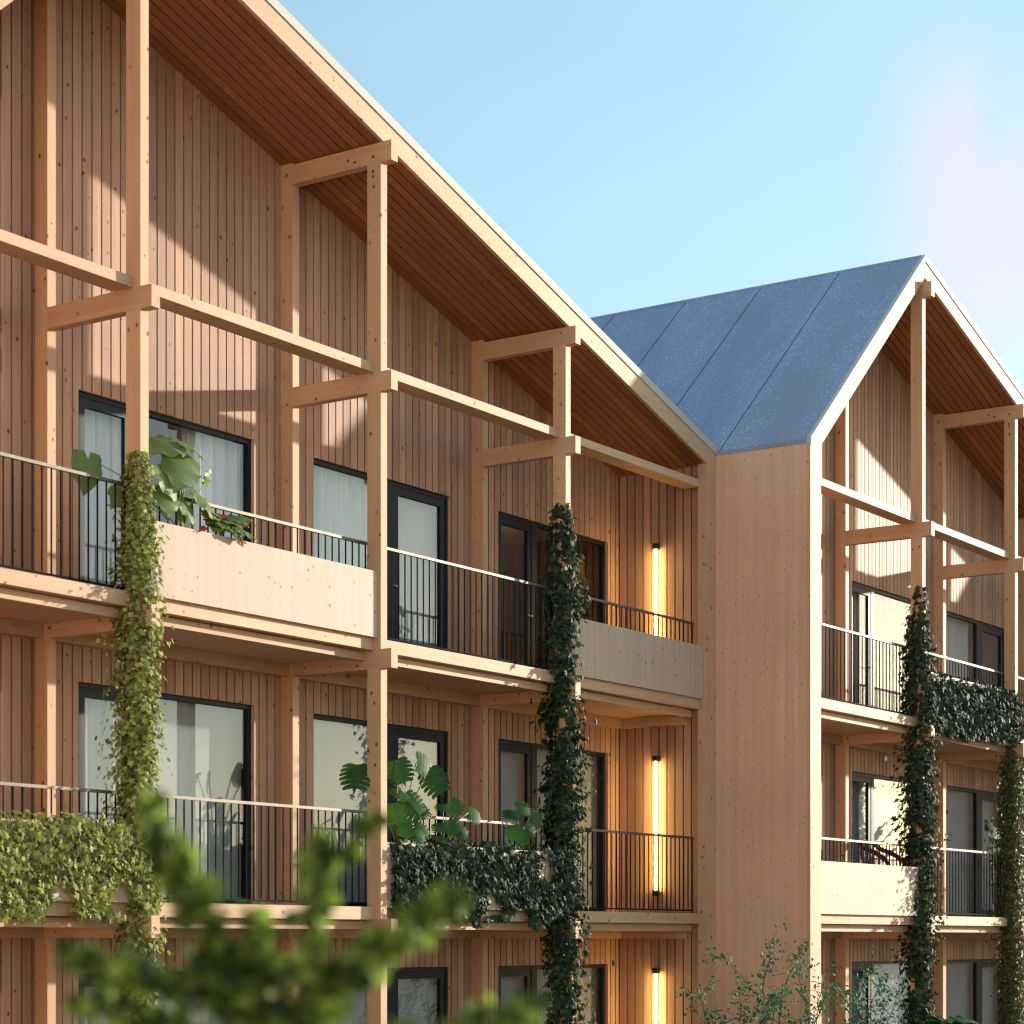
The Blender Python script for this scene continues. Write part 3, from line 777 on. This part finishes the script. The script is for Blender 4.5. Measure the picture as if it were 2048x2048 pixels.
near_tree((-12.38, -12.34, GZ), [
    (None, r0, .05, 300), (r0, (-12.602, -12.016, .315), .040, 950), (r0, (-12.383, -12.339, .245), .034, 620), ((-12.40, -12.31, .09), (-12.308, -12.45, .285), .016, 420),
    (r0, (-12.30, -12.46, .0), .042, 900), ((-12.33, -12.42, -.06), (-12.198, -12.612, .108), .030, 900), ((-12.47, -12.22, -.16), (-12.711, -11.854, -.045), .034, 950),
    (r0, (-12.704, -11.864, -.150), .036, 560), (r0, (-12.50, -12.16, -.05), .040, 800), (r0, (-12.36, -12.37, -.06), .036, 700), ((-12.40, -12.3, -.34), (-12.62, -12.0, -.175), .036, 500), ((-12.52, -12.14, .10), (-12.60, -12.02, .18), .026, 700),
    (None, (-12.26, -12.5, -.20), .04, 500), (None, (-12.116, -12.733, -.150), .040, 620), ((-12.22, -12.6, -.28), (-12.17, -12.66, -.17), .035, 900), (r0, (-12.47, -12.2, .06), .035, 800)],
    'out of focus leafy garden tree close to the viewer')

# ------------------------------------------------------------------ ground
m = MB(); m.face([(-400, -400, GZ), (600, -400, GZ), (600, 600, GZ), (-400, 600, GZ)])
tag(m.build('ground', M['ground']), 'planted courtyard ground', None, None, 'structure')

# ------------------------------------------------------------------ sun, sky, camera
sd = Vector((2.5, -1.0, 0.2 * 2.6926)).normalized()          # towards the sun
elev = math.asin(sd.z)
L = bpy.data.lights.new('sun', 'SUN'); L.energy = 4.3; L.angle = R(1.0); L.color = (1.0, 0.91, 0.75)
so = bpy.data.objects.new('sun', L); COL.objects.link(so)
so.rotation_euler = sd.to_track_quat('Z', 'Y').to_euler(); so.location = (20, -20, 20)

W = bpy.data.worlds.new('World'); SC.world = W; W.use_nodes = True
g = NT(W.node_tree); W.node_tree.nodes.clear()
out = g.n('ShaderNodeOutputWorld'); bg = g.n('ShaderNodeBackground')
sky = g.n('ShaderNodeTexSky', sky_type='NISHITA'); sky.sun_disc = False
sky.sun_elevation = elev; sky.sun_rotation = math.atan2(sd.x, sd.y)
sky.altitude = 0; sky.air_density = 1.0; sky.dust_density = 0.6; sky.ozone_density = 1.5
tc = g.n('ShaderNodeTexCoord').outputs['Generated']
ds = g.n('ShaderNodeVectorMath', operation='SUBTRACT'); g.l(tc, ds.inputs[0])
ds.inputs[1].default_value = Vector((.828 + .5607 * .222, .5607 - .828 * .222, .345)).normalized()
dq = g.n('ShaderNodeVectorMath', operation='MULTIPLY'); g.l(ds.outputs[0], dq.inputs[0]); dq.inputs[1].default_value = (1.7, 1.7, .8)
dv = g.n('ShaderNodeVectorMath', operation='LENGTH'); g.l(dq.outputs[0], dv.inputs[0])
nz = g.noise(g.mapping(tc, (9, 9, 6)), 1.0, 5.0, 0.55)
blob = g.math('MULTIPLY', g.ramp(dv.outputs['Value'], .105, .02), g.ramp(nz, .34, .60))
veil = g.ramp(g.noise(g.mapping(tc, (2.2, 2.2, 5)), 1.0, 4.0), .25, .8, .20, .36)
thin = g.mix(veil, sky.outputs[0], (2.7, 4.5, 4.4, 1))
col = g.mix(g.math('MULTIPLY', blob, .62), thin, (3.9, 3.3, 3.5, 1))
g.l(col, bg.inputs[0]); bg.inputs[1].default_value = 0.15
g.l(bg.outputs[0], out.inputs[0])

cam = bpy.data.cameras.new('camera'); co = bpy.data.objects.new('camera', cam); COL.objects.link(co)
co.location = (-16.279, -15.503, 0.0)
co.rotation_euler = (R(90), 0, -math.atan2(.828, .5607))
cam.sensor_width = 36; cam.lens = 4343.78 / 2048 * 36
cam.shift_x = 0; cam.shift_y = (1879.37 - 1024) / 2048
cam.clip_start = .1; cam.clip_end = 3000
cam.dof.use_dof = True; cam.dof.focus_distance = 28.0; cam.dof.aperture_fstop = 1.75
SC.camera = co
SC.view_settings.view_transform = 'Standard'; SC.view_settings.look = 'None'
SC.view_settings.exposure = 0.78; SC.view_settings.gamma = 1.0
SC.render.engine = 'CYCLES'
SC.cycles.max_bounces = 8; SC.cycles.transparent_max_bounces = 12
SC.cycles.use_denoising = True
SC.cycles.filter_width = 1.15
SC.cycles.sample_clamp_indirect = 8
